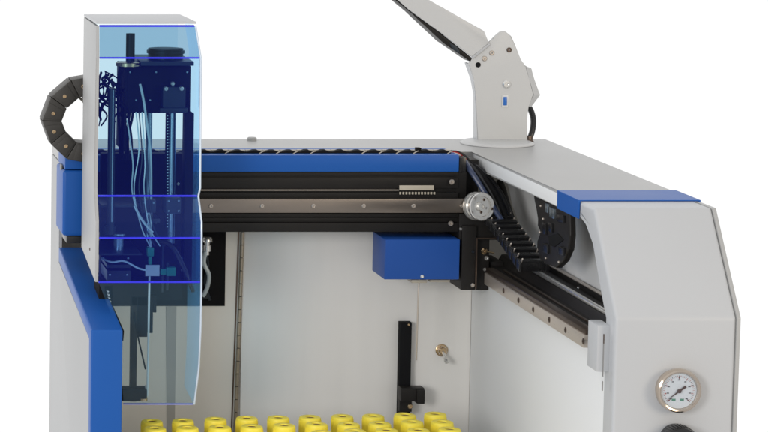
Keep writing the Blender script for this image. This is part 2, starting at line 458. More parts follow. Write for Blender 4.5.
# --- black guide post with a clamp, in front of the inner wall
gp = MB().pbox(399.2, 322.5, 410.7, 440, 10, .4, .0005).build('guide_post', M['matte'], cab)
cl = MB(); cl.pbox(401, 388, 424.5, 401.5, 24, 10.4, .0012); cl.pbox(399.6, 390, 412, 412, 18, 10.4, .0008); cl.pbox(417, 390, 425, 404, 27, 12, .001)
cl = cl.build('clamp', M['black'], gp)
mb = MB(); screw(mb, P(410, 406, 18.1), .0026, FR, .0016); mb.build('screw', M['brass'], cl)
mb = MB(); screw(mb, P(408.7, 324.5, 10.1), .0011, FR, .0006); mb.build('screw', M['brass'], gp)

# ------------------------------------------------------------------ GANTRY BEAM
bm_ = thing('gantry_beam', 'long black and blue beam with a steel rail crossing behind the tower', 'gantry', P(280, 232, 40))
ex = MB()
ex.pbox(88, 172.3, 466, 232, 58, 12, .0006)
for (y0, y1, df) in ((172.5, 176.2, 61.5), (178.0, 188.2, 60.5), (192.6, 198.8, 62.5), (213.6, 217.0, 61.5), (217.8, 222.5, 59.5), (223.2, 231.8, 63.0)):
    ex.pbox(88, y0, 458, y1, df, 58.4, .0004)
extr = ex.build('extrusion', M['black'], bm_)
MB().pbox(200, 189.7, 399, 190.7, 61, 58.2).build('belt', M['steel'], bm_)
bw = MB().pbox(399.5, 185.5, 434, 190.4, 62.6, 60.7, .0003).build('belt_window', M['tan'], bm_)
mb = MB(); x = 399.5
while x < 434:
    mb.pbox(x, 192.2, x + 1.7, 194.6, 64.2, 62.6, .0002); x += 3.1
mb.build('belt_teeth', M['tan'], bw)
cov = MB()
cov.pbox(88, 155.2, 459, 172, 67, 10, .0010)
cov.build('blue_cover', M['blue'], bm_)
MB().pbox(459.3, 157.5, 466, 172.1, 62, 12, .0006).build('end_plate', M['blackgloss'], bm_)
lr = MB().pbox(88, 199.3, 467.5, 213, 70, 62.7, .0007).build('linear_rail', M['beamrail'], bm_)
for sx in (211, 262.2, 313.5, 363.8, 413.6, 461.5):
    scr(P(sx, 206.2, 70.1), .0022 if sx < 450 else .0016, FR, .0014, 'steel', lr)
for (sx, sy, r) in ((451.5, 182, .0027), (450.5, 223.5, .0026)):
    scr(P(sx, sy, 63.2), r, FR, .0022, 'steel', extr)
# left end box
MB().pbox(65, 155.2, 90, 169.6, 68, 10, .0012).build('end_cap', M['blue'], bm_)
MB().pbox(62.8, 170.6, 90, 236, 70, 10, .0032, 3).build('end_box', M['blue'], bm_)
MB().pbox(61.5, 165.5, 65, 175, 55, 40, .001).build('end_lug', M['blackgloss'], bm_)
MB().pbox(66.5, 236.3, 97, 243, 62, 20, .0006).build('end_bracket', M['blackgloss'], bm_)
mb = MB(); screw(mb, P(85.3, 233.5, 70), .0014, FR); mb.build('screw', M['bright'], bm_)
# blue motor box under the beam
bx = MB().pbox(384.7, 239.5, 459.4, 279.4, 75, 23, .0008).build('motor_box', M['bluebox'], bm_)
mb = MB(); screw(mb, P(422, 276.3, 75.1), .0018, FR, .0012); mb.build('screw', M['bright'], bx)
MB().tube([P(419.5, 278, 60), P(418.3, 292, 60), P(417.5, 320, 59), P(416.3, 360, 57)], .0008, 8).build('needle_tube', M['steel'], bx)
MB().pbox(411.5, 279.6, 427, 283, 62, 40, .0006).build('spacer', M['tan'], bx)
MB().pbox(430, 279.6, 450, 282, 58, 30, .0006).build('spacer', M['tan'], bx)
# right-hand carriage riding on the forward slide
cr = MB()
cr.pbox(461.5, 226, 476, 290, 70, 20, .0008)
cr.pbox(476.3, 238.6, 489, 290, 62, 20, .0006)
cr.pbox(466.3, 160, 478, 226, 40, 8, .0006)
cr.pbox(459, 214, 500, 240, 66, 16, .0006)
cr.pbox(489.5, 262, 503, 292, 56, 14, .0006)
car = cr.build('carriage', M['black'], bm_)
mb = MB(); mb.pbox(475.6, 238.5, 476.9, 289, 71.4, 69.8); mb.pbox(476, 237.8, 497, 238.7, 68, 66)
mb.build('edge_highlight', M['brown'], car)  # brown strips paint the highlight along the plate's edges
for (sx, sy, r, m, df) in ((484, 251, .0032, 'brass', 62), (486.4, 258, .0022, 'bright', 62), (484.6, 269.3, .0017, 'bright', 62), (486.2, 279.5, .0018, 'bright', 62), (472.5, 285, .0020, 'steel', 70), (472.8, 251.5, .0014, 'dkmetal', 70), (460.5, 229, .0015, 'bright', 66), (471.5, 231, .0012, 'bright', 66), (490.8, 273, .0013, 'bright', 62)):
    mb = MB(); screw(mb, P(sx, sy, df + .1), r, FR, .0016); mb.build('screw', M[m], car)
MB().cyl(P(485, 251, 66), P(494, 253, 64), .0008, 8).build('fitting', M['brass'], car)
# idler pulley at the end of the rail
pc = P(479.6, 206.5, 76); pa = Vector((.32, -1, .10)).normalized()
mb = MB(); pr = mm(14.4, 70)
mb.lathe(pc - pa * .008, pc + pa, [(0, pr), (.0025, pr), (.003, pr * .86), (.009, pr * .86), (.0095, pr), (.012, pr), (.0126, pr * .94), (.0122, pr * .74), (.0102, pr * .70), (.0102, pr * .34), (.014, pr * .32), (.014, pr * .16), (.011, pr * .14), (.011, 0)], 40)
pu = mb.build('idler_pulley', M['bright'], bm_)
for i in range(3):
    a = i * math.tau / 3; u = pa.orthogonal().normalized(); v = pa.cross(u)
    scr(pc + pa * .0102 + (u * math.cos(a) + v * math.sin(a)) * pr * .52, .0014, pa, .0010, 'brown', pu)

# ------------------------------------------------------------------ CABLE CARRIERS
def carrier(root, pts, n, wid, th, side, name='link', mat='chain', pin=True, gap=.94):
    """links along a poly-line of world points; side = unit vector across the chain"""
    fine = spline(pts, 24); L = [0]
    for a, b in zip(fine, fine[1:]): L.append(L[-1] + (b - a).length)

    def at(s):
        for i in range(len(fine) - 1):
            if L[i + 1] >= s: return fine[i].lerp(fine[i + 1], (s - L[i]) / max(1e-9, L[i + 1] - L[i]))
        return fine[-1]
    for i in range(n):
        a = at(L[-1] * i / n); b = at(L[-1] * (i + 1) / n)
        t = (b - a); ln = t.length; t.normalize(); up = side.cross(t).normalized(); c = (a + b) / 2
        mb = MB()
        mb.obox(c, t * ln * .30, up * th * .40, side * (wid / 2 - .002), .0005)
        for k in (-1, 1):   # two side plates, overlapping the next link, and two bridges
            cc = c + side * k * (wid / 2 - .0012)
            mb.obox(cc, t * ln * gap / 2, up * th / 2, side * .0012, .0012)
            mb.obox(cc + side * k * .0013 + t * ln * .22, t * ln * .30, up * th * .38, side * .0006, .0005)
        mb.obox(c + up * th * .46, t * ln * .24, up * .0011, side * (wid / 2 - .001), .0005)
        mb.obox(c - up * th * .46, t * ln * .24, up * .0011, side * (wid / 2 - .001), .0005)
        lk = mb.build(name, M[mat], root)
        if pin:
            scr(c + side * (wid / 2 + .0004), .0022, side, .0014, 'steel', lk, 'pin')


bw_ = thing('cable_carrier', 'curved dark grey cable chain looping out left of the tower', 'cable chain', P(72, 155, 60))
arc = [(94, 86), (78, 87.5), (63, 98), (53.5, 113), (53, 129), (62, 142), (74, 152), (90, 154)]
def offs(c, k):
    n = []
    for i, p in enumerate(c):
        t = (c[min(i + 1, len(c) - 1)] - c[max(i - 1, 0)]).normalized()
        n.append(p + Vector((t.z, 0, -t.x)) * k)
    return n
cen = spline([P(x, y, 72) for x, y in arc], 12)
sd = offs(cen, 1)[40] - cen[40]; sg = 1 if sd.x > 0 else -1
oi = offs(cen, .0096 * sg); oo = offs(cen, -.0096 * sg); NL = 6; m_ = len(cen) - 1
def on(c, u):
    u = max(0, min(1, u)) * m_; i = min(int(u), m_ - 1); return c[i].lerp(c[i + 1], u - i)
for i in range(NL):
    a, b = i / NL + .0012, (i + 1) / NL - .0012
    mb = MB(); mb.prism([on(oo, a), on(oo, b), on(oi, b), on(oi, a)], Vector((0, .030, 0)), .0010)
    lk = mb.build('link', M['chain'], bw_)
    h = .28 / NL; mid = (a + b) / 2
    f = lambda c, u: on(c, u).lerp(on(cen, u), .16) + FR * .0008
    MB().prism([f(oo, mid - h), f(oo, b - .1 / NL), f(oi, b - .1 / NL), f(oi, mid - h)], Vector((0, .0010, 0)), .0006).build('side_boss', M['chain'], lk)
    scr(on(cen, mid + .10 / NL) + FR * .0009, .0019, FR, .0012, 'brass', lk, 'pin')
MB().tube([P(76, 95, 50), P(82, 100, 52), P(86, 106, 54), P(87, 113, 56)], .0012).build('wire', M['tan'], bw_)
MB().tube([P(78, 92, 50), P(83, 97, 52), P(86, 110, 54)], .0010).build('wire', M['brass'], bw_)

flat = thing('cable_carrier', 'low black cable chain lying flat along the top of the blue beam', 'cable chain', P(330, 155, 40))
x = 92; i = 0
while x < 436:
    wv = random.uniform(-.5, .5)
    mb = MB()
    mb.pprism([(x, 155.0), (x, 152.0), (x + 3.0, 152.0), (x + 5.2, 151.3), (x + 8.0, 150.3 + wv * .4), (x + 11.5, 150.2 + wv * .5), (x + 13.5, 151.3), (x + 14.5, 152.0), (x + 16.95, 152.2), (x + 16.95, 155.0)], 54, 45, .0003)
    lk = mb.build('link', M['matte'], flat)
    MB().pbox(x + .2, 150.2 + wv * .3, x + 16.8, 151.6, 42, 36, .0003).build('strap', M['tan'], lk)
    if random.random() < .5:
        MB().tube([P(x + 12.5, 154.6, 54.6), P(x + 14, 153.4, 55.0), P(x + 16.4, 151.9, 54.8), P(x + 18.5, 151.2, 52)], .0005, 7).build('wire', M['tan'], lk)
    x += 17.1; i += 1
MB().pbox(416.5, 148.2, 421.5, 153.2, 48, 40, .0006).build('stop', M['matte'], flat)
MB().tube([P(436, 153.4, 40), P(450, 152.0, 38), P(461, 154, 36), P(470, 162, 34)], .0018).build('wire', M['black'], flat)

yc = thing('cable_carrier', 'black ladder-like cable chain curving down inside the right arm', 'cable chain', W((Xi + .02, 120, zrt)))
carrier(yc, [pX(x, y, Xi + .006) for x, y in ((497, 218), (506, 229), (515, 241), (525, 255), (534, 268))], 9, .027, .009, Vector((1, 0, 0)), mat='blackgloss', pin=False)
for i in range(10):
    t = i / 9; px, py = 498 + 35 * t, 219.5 + 46 * t
    for k in (-.011, .011):
        q = pX(px, py, Xi + .006); MB().obox(q + Vector((k, -.001, .0048)), Vector((.0006, 0, .0003)), Vector((0, .0008, .0004)), Vector((.0004, -.0008, .0020)), .0003).build('rivet', M['steel'], yc)
# bend of the chain at the front
XB = Xi + .008
ol = [(533, 193.5), (548, 200), (569, 211), (569.6, 236), (568, 250), (563, 261), (556, 268), (546, 264), (538.5, 258), (540, 252), (536.5, 248), (537, 240), (540, 236), (540.5, 229), (537, 226), (538.5, 219), (536.5, 210), (534.5, 203)]
bend = MB().prism([pX(x, y, XB) for x, y in ol], Vector((.006, 0, 0)), .0016, 3).build('chain_bend', M['black'], yc)
for pts in (((549, 207), (553.5, 209), (553.5, 219), (549, 217)), ((545, 203), (547, 204), (547, 213), (545, 212))):
    MB().prism([pX(x, y, XB - .0010) for x, y in pts], Vector((.0012, 0, 0)), .0003).build('clip', M['steelblue'], bend)
MB().prism([pX(x, y, XB - .0008) for x, y in ((548, 236), (557, 233), (563, 240), (554, 247), (549, 245))], Vector((.0010, 0, 0)), .0004).build('window', M['matte'], bend)
for (x0_, y0_, x1_, y1_) in ((541.5, 222, 545, 233), (547.5, 222, 551, 231), (556, 214, 563, 221), (542, 243, 547, 252), (558, 246, 563, 254)):
    MB().prism([pX(x0_, y0_, XB - .0022), pX(x1_, y0_ + 1.6, XB - .0022), pX(x1_, y1_ + 1.6, XB - .0022), pX(x0_, y1_, XB - .0022)], Vector((.0024, 0, 0)), .0006).build('clip', M['blackgloss'], bend)
for (x, y) in ((540, 232), (543.5, 219), (541, 206), (559, 262), (546, 258)):
    scr(pX(x, y, XB), .0011, LF, .0012, 'steel', bend)

# hanging hoses between beam end and chain
hz = thing('hose_bundle', 'bundle of black and navy hoses hanging beside the silver pulley', 'hoses', P(480, 185, 60))
for i in range(16):
    o = random.uniform(0, 1); dd = random.uniform(-10, 10); b = i / 15
    pts = [P(461 + 6 * b, 158.5 + 3 * b, 26 + dd), P(472 + 12 * b, 168 + 5 * b, 40 + dd), P(484 + 15 * b, 184 + 4 * b + 3 * o, 48 + dd), P(495 + 12 * b, 204 + 3 * o, 56 + dd), P(501 + 11 * b, 222, 70 + dd), P(507 + 9 * b, 240, 84 + dd)]
    MB().tube(pts, random.choice((.0022, .0028, .0034)), 10).build('hose', M[random.choice(('navy', 'matte', 'matte', 'blackgloss'))], hz)
MB().tube([P(463, 159, 46), P(470, 170, 58), P(481, 187, 66), P(493, 207, 74), P(503, 223, 84)], .0027).build('hose', pmat('hose_highlight', (.04, .055, .11), .22), hz)  # lighter blue-grey hose carries the highlight that runs down the bundle
MB().tube([P(499, 180, 20), P(503, 190, 24), P(507, 204, 30), P(512, 220, 40)], .0032).build('hose', M['chain'], hz)
for k, (m, y) in enumerate((('red', 0), ('whitewire', 1.2), ('black', -1.2), ('whitewire', 2.4))):
    MB().tube([P(443, 153.6 + y * .3, 44), P(452, 152 + y * .6, 46), P(459, 153.5 + y, 48), P(466, 159.5 + y, 50)], .0008, 8).build('wire', M[m], hz)

# ------------------------------------------------------------------ SAMPLING TOWER
tw = thing('sampling_tower', 'tall tower with a white side plate and clear blue acrylic cover hanging on the beam', 'sampling head', P(148, 404, 140))
X0 = R(97, 24, 185)[0]; X1 = R(195, 26, 185)[0]
Zp = R(97, 24, 185)[2]
pf = {}; xr = {}
for nm, (pxr, py, dd) in dict(a=(195, 26, 185), b=(200.3, 58, 188), c=(199.6, 188, 185), e=(197.8, 196, 187), f=(201, 222, 200), g=(201, 238, 200), h=(200.8, 282, 199), k=(200.5, 306, 198), i=(200, 330, 197), m=(198.2, 368, 190), j=(193.6, 404, 178)).items():
    p = R(pxr, py, dd); pf[nm] = (dd, p[2]); xr[nm] = p[0]
# white side plate
bt = RX(88, 247, X0)
sp = [(90, R(85, 17, 90)[2]), pf['a'], pf['b'], pf['c'], pf['e'], pf['f'], pf['g'], (pf['h'][0], pf['h'][1]), (90, R(86, 247, 90)[2])]

MB().prismx(sp, X0 - .0010, X0 + .0020, .0006).build('side_plate', M['whitedim'], tw)
mb = MB(); screw(mb, pX(90, 249, X0 - .001), .0014, LF, .0006); mb.build('screw', M['brown'], tw)
MB().prism([W((X0 - .001, 90, Zp + .0003)), W((X0 - .001, 186, Zp + .0003)), W((X1 + .001, 186, Zp + .0003)), W((X1 + .001, 90, Zp + .0003))], Vector((0, 0, .002)), .0005).build('top_plate', M['white'], tw)
# acrylic cover: front sheets and the side sheet
XA = X0 + .0022
xl = {n: R(px, py, pf[n][0])[0] for n, px, py in (('k', 108, 306), ('i', 118, 330), ('m', 121.5, 368), ('j', 123.5, 404))}   # lower left corner is cut away beside the trim strip
def quad(a, b):
    return [W((xl.get(a, XA), *pf[a])), W((xr[a], *pf[a])), W((xr[b], *pf[b])), W((xl.get(b, XA), *pf[b]))]
acr = MB().poly(quad('a', 'b')).build('acrylic_cover', M['acTop'], tw)
for ns, m in (('bce', 'acMain'), ('efg', 'acMid'), ('gh', 'acLow2'), ('hkimj', 'acLow')):
    mb = MB()
    for a, b in zip(ns, ns[1:]): mb.poly(quad(a, b))
    bmesh.ops.remove_doubles(mb.bm, verts=mb.bm.verts[:], dist=1e-5)
    mb.build('front_sheet', M[m], acr, angle=2 if m != 'acLow' else 25)
full = 'abcefghkimj'
mb = MB(); xb = R(184, 20, 95)[0]
for a, b in zip(full, full[1:]):
    da, za = pf[a]; db, zb = pf[b]
    mb.poly([W((xr[a], da - .4, za)), W((xr[b], db - .4, zb)), W((xr[b] + (xb - X1), 96, zb)), W((xr[a] + (xb - X1), 96, za))])
bmesh.ops.remove_doubles(mb.bm, verts=mb.bm.verts[:], dist=1e-5)
mb.build('side_sheet', M['acSide'], acr, angle=25)
# top-back sheet
MB().poly([W((X0 + .003, 95, Zp - .001)), W((X1 - .002, 95, Zp - .001)), W((X1 - .002, 95, R(150, 57, 95)[2])), W((X0 + .003, 95, R(150, 57, 95)[2]))]).build('back_sheet', acrylic('acrylic_back', (.86, .94, .97), (.002, .004, .006), .3), acr)
# bright cut edges; the blue ones carry the edge-lit glow in their colour
def edge(n, m='edge', h=.0016):
    d, z = pf[n] if isinstance(n, str) else n
    MB().box(xl.get(n, X0 + .0024), xr[n] - .0006, d - 2.5, d + .4, z - h / 2, z + h / 2, .0002).build('cut_edge', M[m], acr)
edge('a', 'edge', .0018); edge('b'); edge('e'); edge('g'); edge('h'); edge('j', 'edgefaint', .0012)
mb = MB(); mb.tube([W((xr[n] + .0005, pf[n][0] + .3, pf[n][1])) for n in full], .0009, 6, 1)
mb.build('cut_edge', M['edgepale'], acr)
# --- mechanism inside
def px_(n, m, rects, df, db, bev=.0006, par=None):
    for r in rects: o = MB().pbox(*r, df, db, bev).build(n, M[m], par or tw)
    return o
def pcyl(n, m, x, y0, y1, wpx, d, par=None, seg=18):
    return MB().cyl(P(x, y0, d), W((R(x, y0, d)[0], d, R(x, y1, d)[2])), mm(wpx / 2, d), seg).build(n, M[m], par or tw)
px_('carriage_plate', 'matte', [(101, 154, 183, 300)], 112, 98)
head = px_('motor_bracket', 'matte', [(127, 66, 190.5, 113), (124, 66, 126.8, 152)], 158, 104)
px_('motor_bracket', 'dkmetal', [(141, 61.5, 194, 65.8)], 180, 104)
MB().lathe(P(128, 64, 168) - UP * .0016, P(128, 64, 168) + UP, [(0, .0115), (.003, .0115), (.0034, .0108), (.0034, 0)], 28).build('flange', M['brass'], tw)  # brass colour paints the brownish light on the dark plate's round end
pcyl('post', 'dkmetal', 130.5, 33.5, 62, 9, 150)
mb = MB(); mc = P(165.5, 60, 150)
mb.lathe(mc, mc + UP, [(0, .0165), (.006, .0165), (.0065, .0178), (.0092, .0178), (.0095, .0165), (.0110, .0165), (.0114, .012), (.0114, 0)], 32)
mb.build('motor', M['dkmetal'], tw)
nb = px_('nut_block', 'dkmetal', [(163, 87, 185.5, 108), (160, 108, 188, 112.8)], 170, 158.3, .001)
for (sx, sy) in ((172.5, 83.5), (165.8, 88.5), (181.3, 88.5)): scr(P(sx, sy, 170.5 if sy > 87 else 159), .0022, FR, .003, 'bright', nb)
px_('column', 'matte', [(184.5, 113.3, 193, 282)], 168, 150)
pcyl('guide_rod', 'steelblue', 172.5, 113, 243, 7.0, 150)
pcyl('guide_rod', 'steelblue', 149.5, 113, 238, 6.0, 140)
tb = px_('timing_belt', 'matte', [(165, 113, 168.4, 228)], 150, 148)
mb = MB(); y = 115
while y < 228:
    mb.pbox(166.8, y, 168.2, y + 1.4, 150.8, 149.9); y += 3.0
mb.build('belt_teeth', M['hose'], tb)
pcyl('guide_rod', 'dkmetal', 112, 88, 230, 7.5, 168)
pcyl('guide_rod', 'steelblue', 113.2, 90, 222, 1.6, 175)
MB().tube([P(140, 84, 165), P(143.5, 100, 168), P(147, 125, 170), P(150.5, 155, 168), P(151, 200, 168), P(150.5, 248, 168)], .0012).build('sample_tube', M['hose'], tw)
MB().tube([P(127, 120, 172), P(130, 140, 172), P(133, 165, 172), P(132, 190, 172), P(138, 212, 176), P(150, 230, 172)], .0007).build('wire', M['hose'], tw)
MB().tube([P(134, 206, 178), P(139, 216, 180), P(146, 226, 178), P(153, 232, 176)], .0007).build('wire', M['hose'], tw)
mb = MB()
for i in range(15):
    x = random.uniform(99, 113); y = random.uniform(70, 84); pts = []
    for k in range(6):
        pts.append(P(x, y, 150 + random.uniform(-24, 18)))
        x = min(128, max(99, x + random.uniform(-9, 13))); y += random.uniform(4, 12)
    MB().tube(pts, random.choice((.0006, .0008, .0012)), 8, 10).build('wire', M['matte'], tw)
for i in range(5):
    x = 120 + i * 3
    MB().tube([P(x, 66, 158), P(x + random.uniform(-4, 4), 88, 155), P(x + random.uniform(-4, 4), 112, 155), P(x + random.uniform(-3, 3), 138, 150), P(x, 160, 148)], .0013, 7).build('wire', M['matte'], tw)
# middle section
pcyl('plunger', 'steelblue', 118.5, 236, 252, 10, 165)
pcyl('plunger', 'dkmetal', 110, 226, 234, 11, 165)
pcyl('washer', 'steelblue', 119, 233.5, 235, 12, 168)
px_('shelf', 'dkmetal', [(99, 253.8, 142, 255.2)], 190, 112, .0002)
px_('valve', 'dkmetal', [(107, 264.5, 131, 268), (107, 270.5, 131, 281)], 160, 112)
px_('mount_block', 'matte', [(99, 283, 150, 306)], 150, 112)
px_('label_plate', 'tag', [(145.5, 265, 159.5, 276)], 172, 170, .0003)
px_('connector', 'green', [(147.5, 247.5, 154, 256.5), (149, 256.5, 152, 264.8)], 172, 164, .001)
px_('connector', 'green', [(166.5, 267.5, 176, 276), (160.5, 269, 166.5, 275)], 172, 164, .001)
pcyl('pipe', 'dkmetal', 163, 240, 292, 2.0, 170); pcyl('pipe', 'dkmetal', 167.5, 262, 290, 2.6, 168)
MB().tube([P(160, 241, 170), P(168, 243, 176), P(176, 252, 184), P(184, 268, 190), P(189, 281, 192), P(193, 291, 188)], .0021).build('hose', M['blackgloss'], tw)
for (sx, sy) in ((177, 211), (190, 213), (156, 222), (160.5, 241.5), (178, 184), (133, 252)): scr(P(sx, sy, 124 if sx > 170 else 160), .0014, FR, .0012, 'bright', tw)
px_('clamp_bar', 'dkmetal', [(101, 205, 140, 207.5), (143, 219, 160, 223)], 166, 112, .0005)
px_('bearing_block', 'dkmetal', [(166, 198, 181, 214), (142, 200, 156, 213)], 172, 146, .001)
for (sx, sy) in ((168.5, 201), (178.5, 201), (168.5, 211), (178.5, 211), (144.5, 203), (153.5, 203), (130, 72), (156, 72), (187, 72), (150, 100), (136, 100), (103, 258), (128, 258), (110, 274.5), (127, 274.5), (170, 233), (182, 258), (182, 270)):
    scr(P(sx, sy, 172.3 if 190 < sy < 220 else 160.5), .0011, FR, .0010, 'steelblue', tw)
for k in range(4):
    MB().tube([P(136 + 3 * k, 112, 166), P(139 + 3 * k, 150 + 6 * k, 172), P(134 + 5 * k, 190, 174), P(141 + 4 * k, 226, 172), P(150 + 5 * k, 246, 170)], .0006, 7).build('wire', M['dkmetal' if k % 2 else 'hose'], tw)
MB().tube([P(101, 258, 170), P(112, 262, 176), P(124, 261, 176), P(138, 268, 174), P(146, 270, 172)], .0009, 8).build('wire', M['hose'], tw)
# needle assembly below
px_('needle_guide', 'black', [(130.5, 296, 137, 401.5)], 150, 143)
px_('needle_block', 'matte', [(136.8, 296, 147.5, 337), (147.5, 296, 153, 333), (153, 296, 156.5, 312.5)], 150, 140)
ft = px_('needle_foot', 'matte', [(119, 389.5, 147, 401)], 158, 140, .0008)
pcyl('washer', 'brass', 143.5, 398, 400.5, 8, 156)
pcyl('needle', 'bright', 146, 385, 399, 2.8, 154)
MB().tube([P(149.5, 276, 165), P(149, 300, 165), P(148.3, 340, 160), P(147.2, 396, 156)], .0010).build('sample_tube', M['hose'], tw)
MB().tube([P(134, 312, 156), P(137, 332, 160), P(141, 350, 160), P(145.4, 369, 157)], .0008).build('wire', M['matte'], tw)
mb = MB()
for i in range(9):
    mb.pbox(107.3 + i * .75, 291 + i * 3.4, 109.0 + i * .75, 292.2 + i * 3.4, 158, 150, .0003)
mb.build('rack_teeth', M['tag'], tw)
px_('rack', 'matte', [(104, 285, 113, 322)], 150, 142)

# ------------------------------------------------------------------ SUPPORT ARM on the top cover
sa = thing('support_arm', 'grey folded-metal bracket arm standing on the rear right corner and reaching up left', 'arm', W((R(497, 142, -70)[0], -70, Zt)))
bc = W((R(497, 142, -68)[0], -68, Zt))
MB().lathe(bc + UP * .0003, bc + UP, [(0, .0372), (.0010, .0368), (.0024, .0345), (.0030, .031), (.0032, 0)], 56).build('base_disc', M['armgrey'], sa)
DPf, DPb = -76, -106
plate = [(477, 143.2), (477, 96), (474, 80), (468.2, 64), (472, 58), (489, 43.5), (493.5, 37), (500, 31.5), (505, 31.2), (510, 35), (513.5, 43), (519.8, 60.5), (523, 64.5), (526, 66.5), (529, 79), (534, 95), (527.3, 106), (527.3, 116), (527.5, 143.2)]
MB().pprism(plate, DPf, DPf - 3, .0012, 3).build('side_plate', M['armgrey'], sa)
MB().pprism([(486, 70), (482, 56), (492, 44), (495, 38), (501, 32.5), (506, 32.2), (511, 36), (514.5, 44), (520.8, 61.5), (524, 65.5), (532, 69.5), (530, 100), (500, 110)], DPb + 3, DPb, .0006).build('side_plate', M['armgrey'], sa)
MB().pprism([(477, 143.2), (477, 96), (474, 80), (468.2, 64), (470, 63.4), (475.8, 80), (478.8, 96), (478.8, 143.2)], DPf - 3.2, DPf - 18).build('flange', M['white'], sa)
ca = [P(x, y, DPf - .3) for x, y in ((526, 66.5), (529, 79), (534, 95), (527.3, 106))]; cb = [P(x, y, DPf - 10) for x, y in ((531, 68), (534.5, 80), (540, 95), (531, 107))]
mb = MB()
for a, b, c, d in zip(ca, ca[1:], cb[1:], cb): mb.poly([a, b, c, d])
for a, b in zip(cb, cb[1:]): mb.poly([a, b, b + Vector((-.002, .018, 0)), a + Vector((-.002, .018, 0))])
bmesh.ops.remove_doubles(mb.bm, verts=mb.bm.verts[:], dist=1e-5)
mb.build('flange', M['armgrey'], sa)
mb = MB()
for (x, y, r, m) in ((478, 64.8, .0027, 'matte'), (484.3, 58.6, .0027, 'steel'), (491.6, 53, .0026, 'steel'), (509, 50, .0026, 'brown')):
    c = P(x, y, DPf + .2)
    MB().lathe(c - FR * .0015, c + FR, [(0, r), (.0017, r), (.0017, 0)] if m == 'matte' else [(0, r), (.0020, r), (.0026, r * .7), (.0026, r * .4), (.001, r * .35), (.001, 0)], 20).build('hinge_pin', M[m], sa)
mb = MB(); screw(mb, P(506.3, 84, DPf), .0042, FR, .0022); mb.build('knob_screw', M['bright'], sa)
sw = MB().pbox(502, 95.2, 508.4, 107, DPf + 1.2, DPf + .1, .0007).build('switch', M['whitewire'], sa)
MB().pbox(503.4, 96.8, 507, 105.4, DPf + 2.2, DPf + 1.3, .0005).build('rocker', M['led'], sw)
# arm channel, lapped over the front of the plate
MB().pprism([(484, 31), (429, 0), (404, -14), (378, -16), (398, 0), (408, 8.8), (440, 32), (471.5, 57), (480, 50), (489, 43)], DPf + 3.2, DPf + .4, .0007).build('arm_channel', M['armgrey'], sa)
MB().pprism([(408, 9.2), (440, 32.4), (472, 58), (470.5, 61.8), (443, 43), (411, 13), (376, -16), (384, -12)], DPf - .2, DPb + 3.4, .0004).build('arm_underside', M['black'], sa)  # black block along the underside of the arm channel
MB().pprism([(449, 42.5), (458, 47.5), (460, 54), (452, 49)], DPf + .3, DPf - .1, .0001).build('arm_clip', M['dkmetal'], sa)
MB().pprism([(471.5, 57), (480, 50), (489, 43), (490.5, 44.8), (481.5, 52), (473, 59)], DPf + 2.6, DPf + .4, .0007).build('arm_knuckle', M['white'], sa)

pcb = thing('power_cable', 'short thick black cable bowed behind the grey bracket arm', 'cable', P(530, 141, -92))
MB().tube([P(527, 104, -96), P(531, 111, -94), P(533.2, 120, -90), P(532.2, 131, -86), P(528.5, 141, -84)], .0030, 12).build('cable_jacket', M['blackgloss'], pcb)
MB().lathe(P(528.8, 143, -84), P(529.5, 136, -84), [(0, .0048), (.3, .0048), (.5, .0036), (1, .0034)], 16, True).build('strain_relief', M['brown'], pcb)

# ------------------------------------------------------------------ VIALS
row_names = ['back row', 'second row', 'third row']
colx = [152, 183.5, 215.6, 247.2, 279, 310.7, 342.2, 373.8, 404.8, 435.2]
ord_ = ['leftmost', 'second from the left', 'third from the left', 'fourth from the left', 'fifth from the left', 'fifth from the right', 'fourth from the right', 'third from the right', 'second from the right', 'rightmost']
DR = (150, 181, 212)
CR = mm(11.1, 150)
ref = R(colx[0], 420.4, DR[0]); ref9 = R(colx[9], 413.6, DR[0])
slope = (ref9[2] - ref[2]) / (ref9[0] - ref[0])
def cap_z(x): return ref[2] + slope * (x - ref[0])
rk = thing('vial_rack', 'white rack block holding the rows of yellow-capped vials', 'rack', W((R(300, 418, 181)[0], 181, Zdeck)))
mb = MB(); xa, xb = ref[0] - .02, ref9[0] + .02
for (h0, h1) in ((-.052, -.046), (-.030, -.024)):
    mb.prism([W((xa, 228, cap_z(xa) + h0)), W((xb, 228, cap_z(xb) + h0)), W((xb, 228, cap_z(xb) + h1)), W((xa, 228, cap_z(xa) + h1))], Vector((0, .094, 0)), .0008)
mb.build('shelf', M['white2'], rk)
for xs in (xa - .003, xb):
    MB().box(xs, xs + .003, 134, 228, Zdeck + .0003, cap_z(xs) - .02, .0006).build('end_plate', M['white2'], rk)

def make_vial():
    v = bpy.data.objects.new('sample_vial', None); COL.objects.link(v); v['wl'] = [0, 0, 0]; v.empty_display_size = .01
    O = Vector((0, 0, 0))
    mb = MB()
    prof = [(-.0165, CR * .985), (-.0030, CR), (-.0014, CR * .985), (-.0004, CR * .93), (0, CR * .84), (0, CR * .47), (-.0005, CR * .44), (-.0016, CR * .43), (-.0018, 0)]
    mb.lathe(O, O + UP, prof, 40)
    for i in range(48):
        a = i * math.tau / 48; u = Vector((math.cos(a), math.sin(a), 0)); w = Vector((-u.y, u.x, 0))
        mb.obox(u * CR * .995 - UP * .0095, u * .00022, w * .00028, UP * .0062)
    cp = mb.build('cap', M['yellow'], v)
    MB().lathe(O - UP * .0014, O + UP, [(0, CR * .42), (.0004, CR * .38), (.0007, CR * .2), (.0007, 0)], 20).build('septum', M['septum'], cp)
    MB().lathe(O - UP * .06, O + UP, [(0, CR * .8), (.001, CR * .86), (.040, CR * .86), (.0433, CR * .7)], 28).build('glass_body', M['glassy'], v)
    return v
proto = make_vial(); first = True
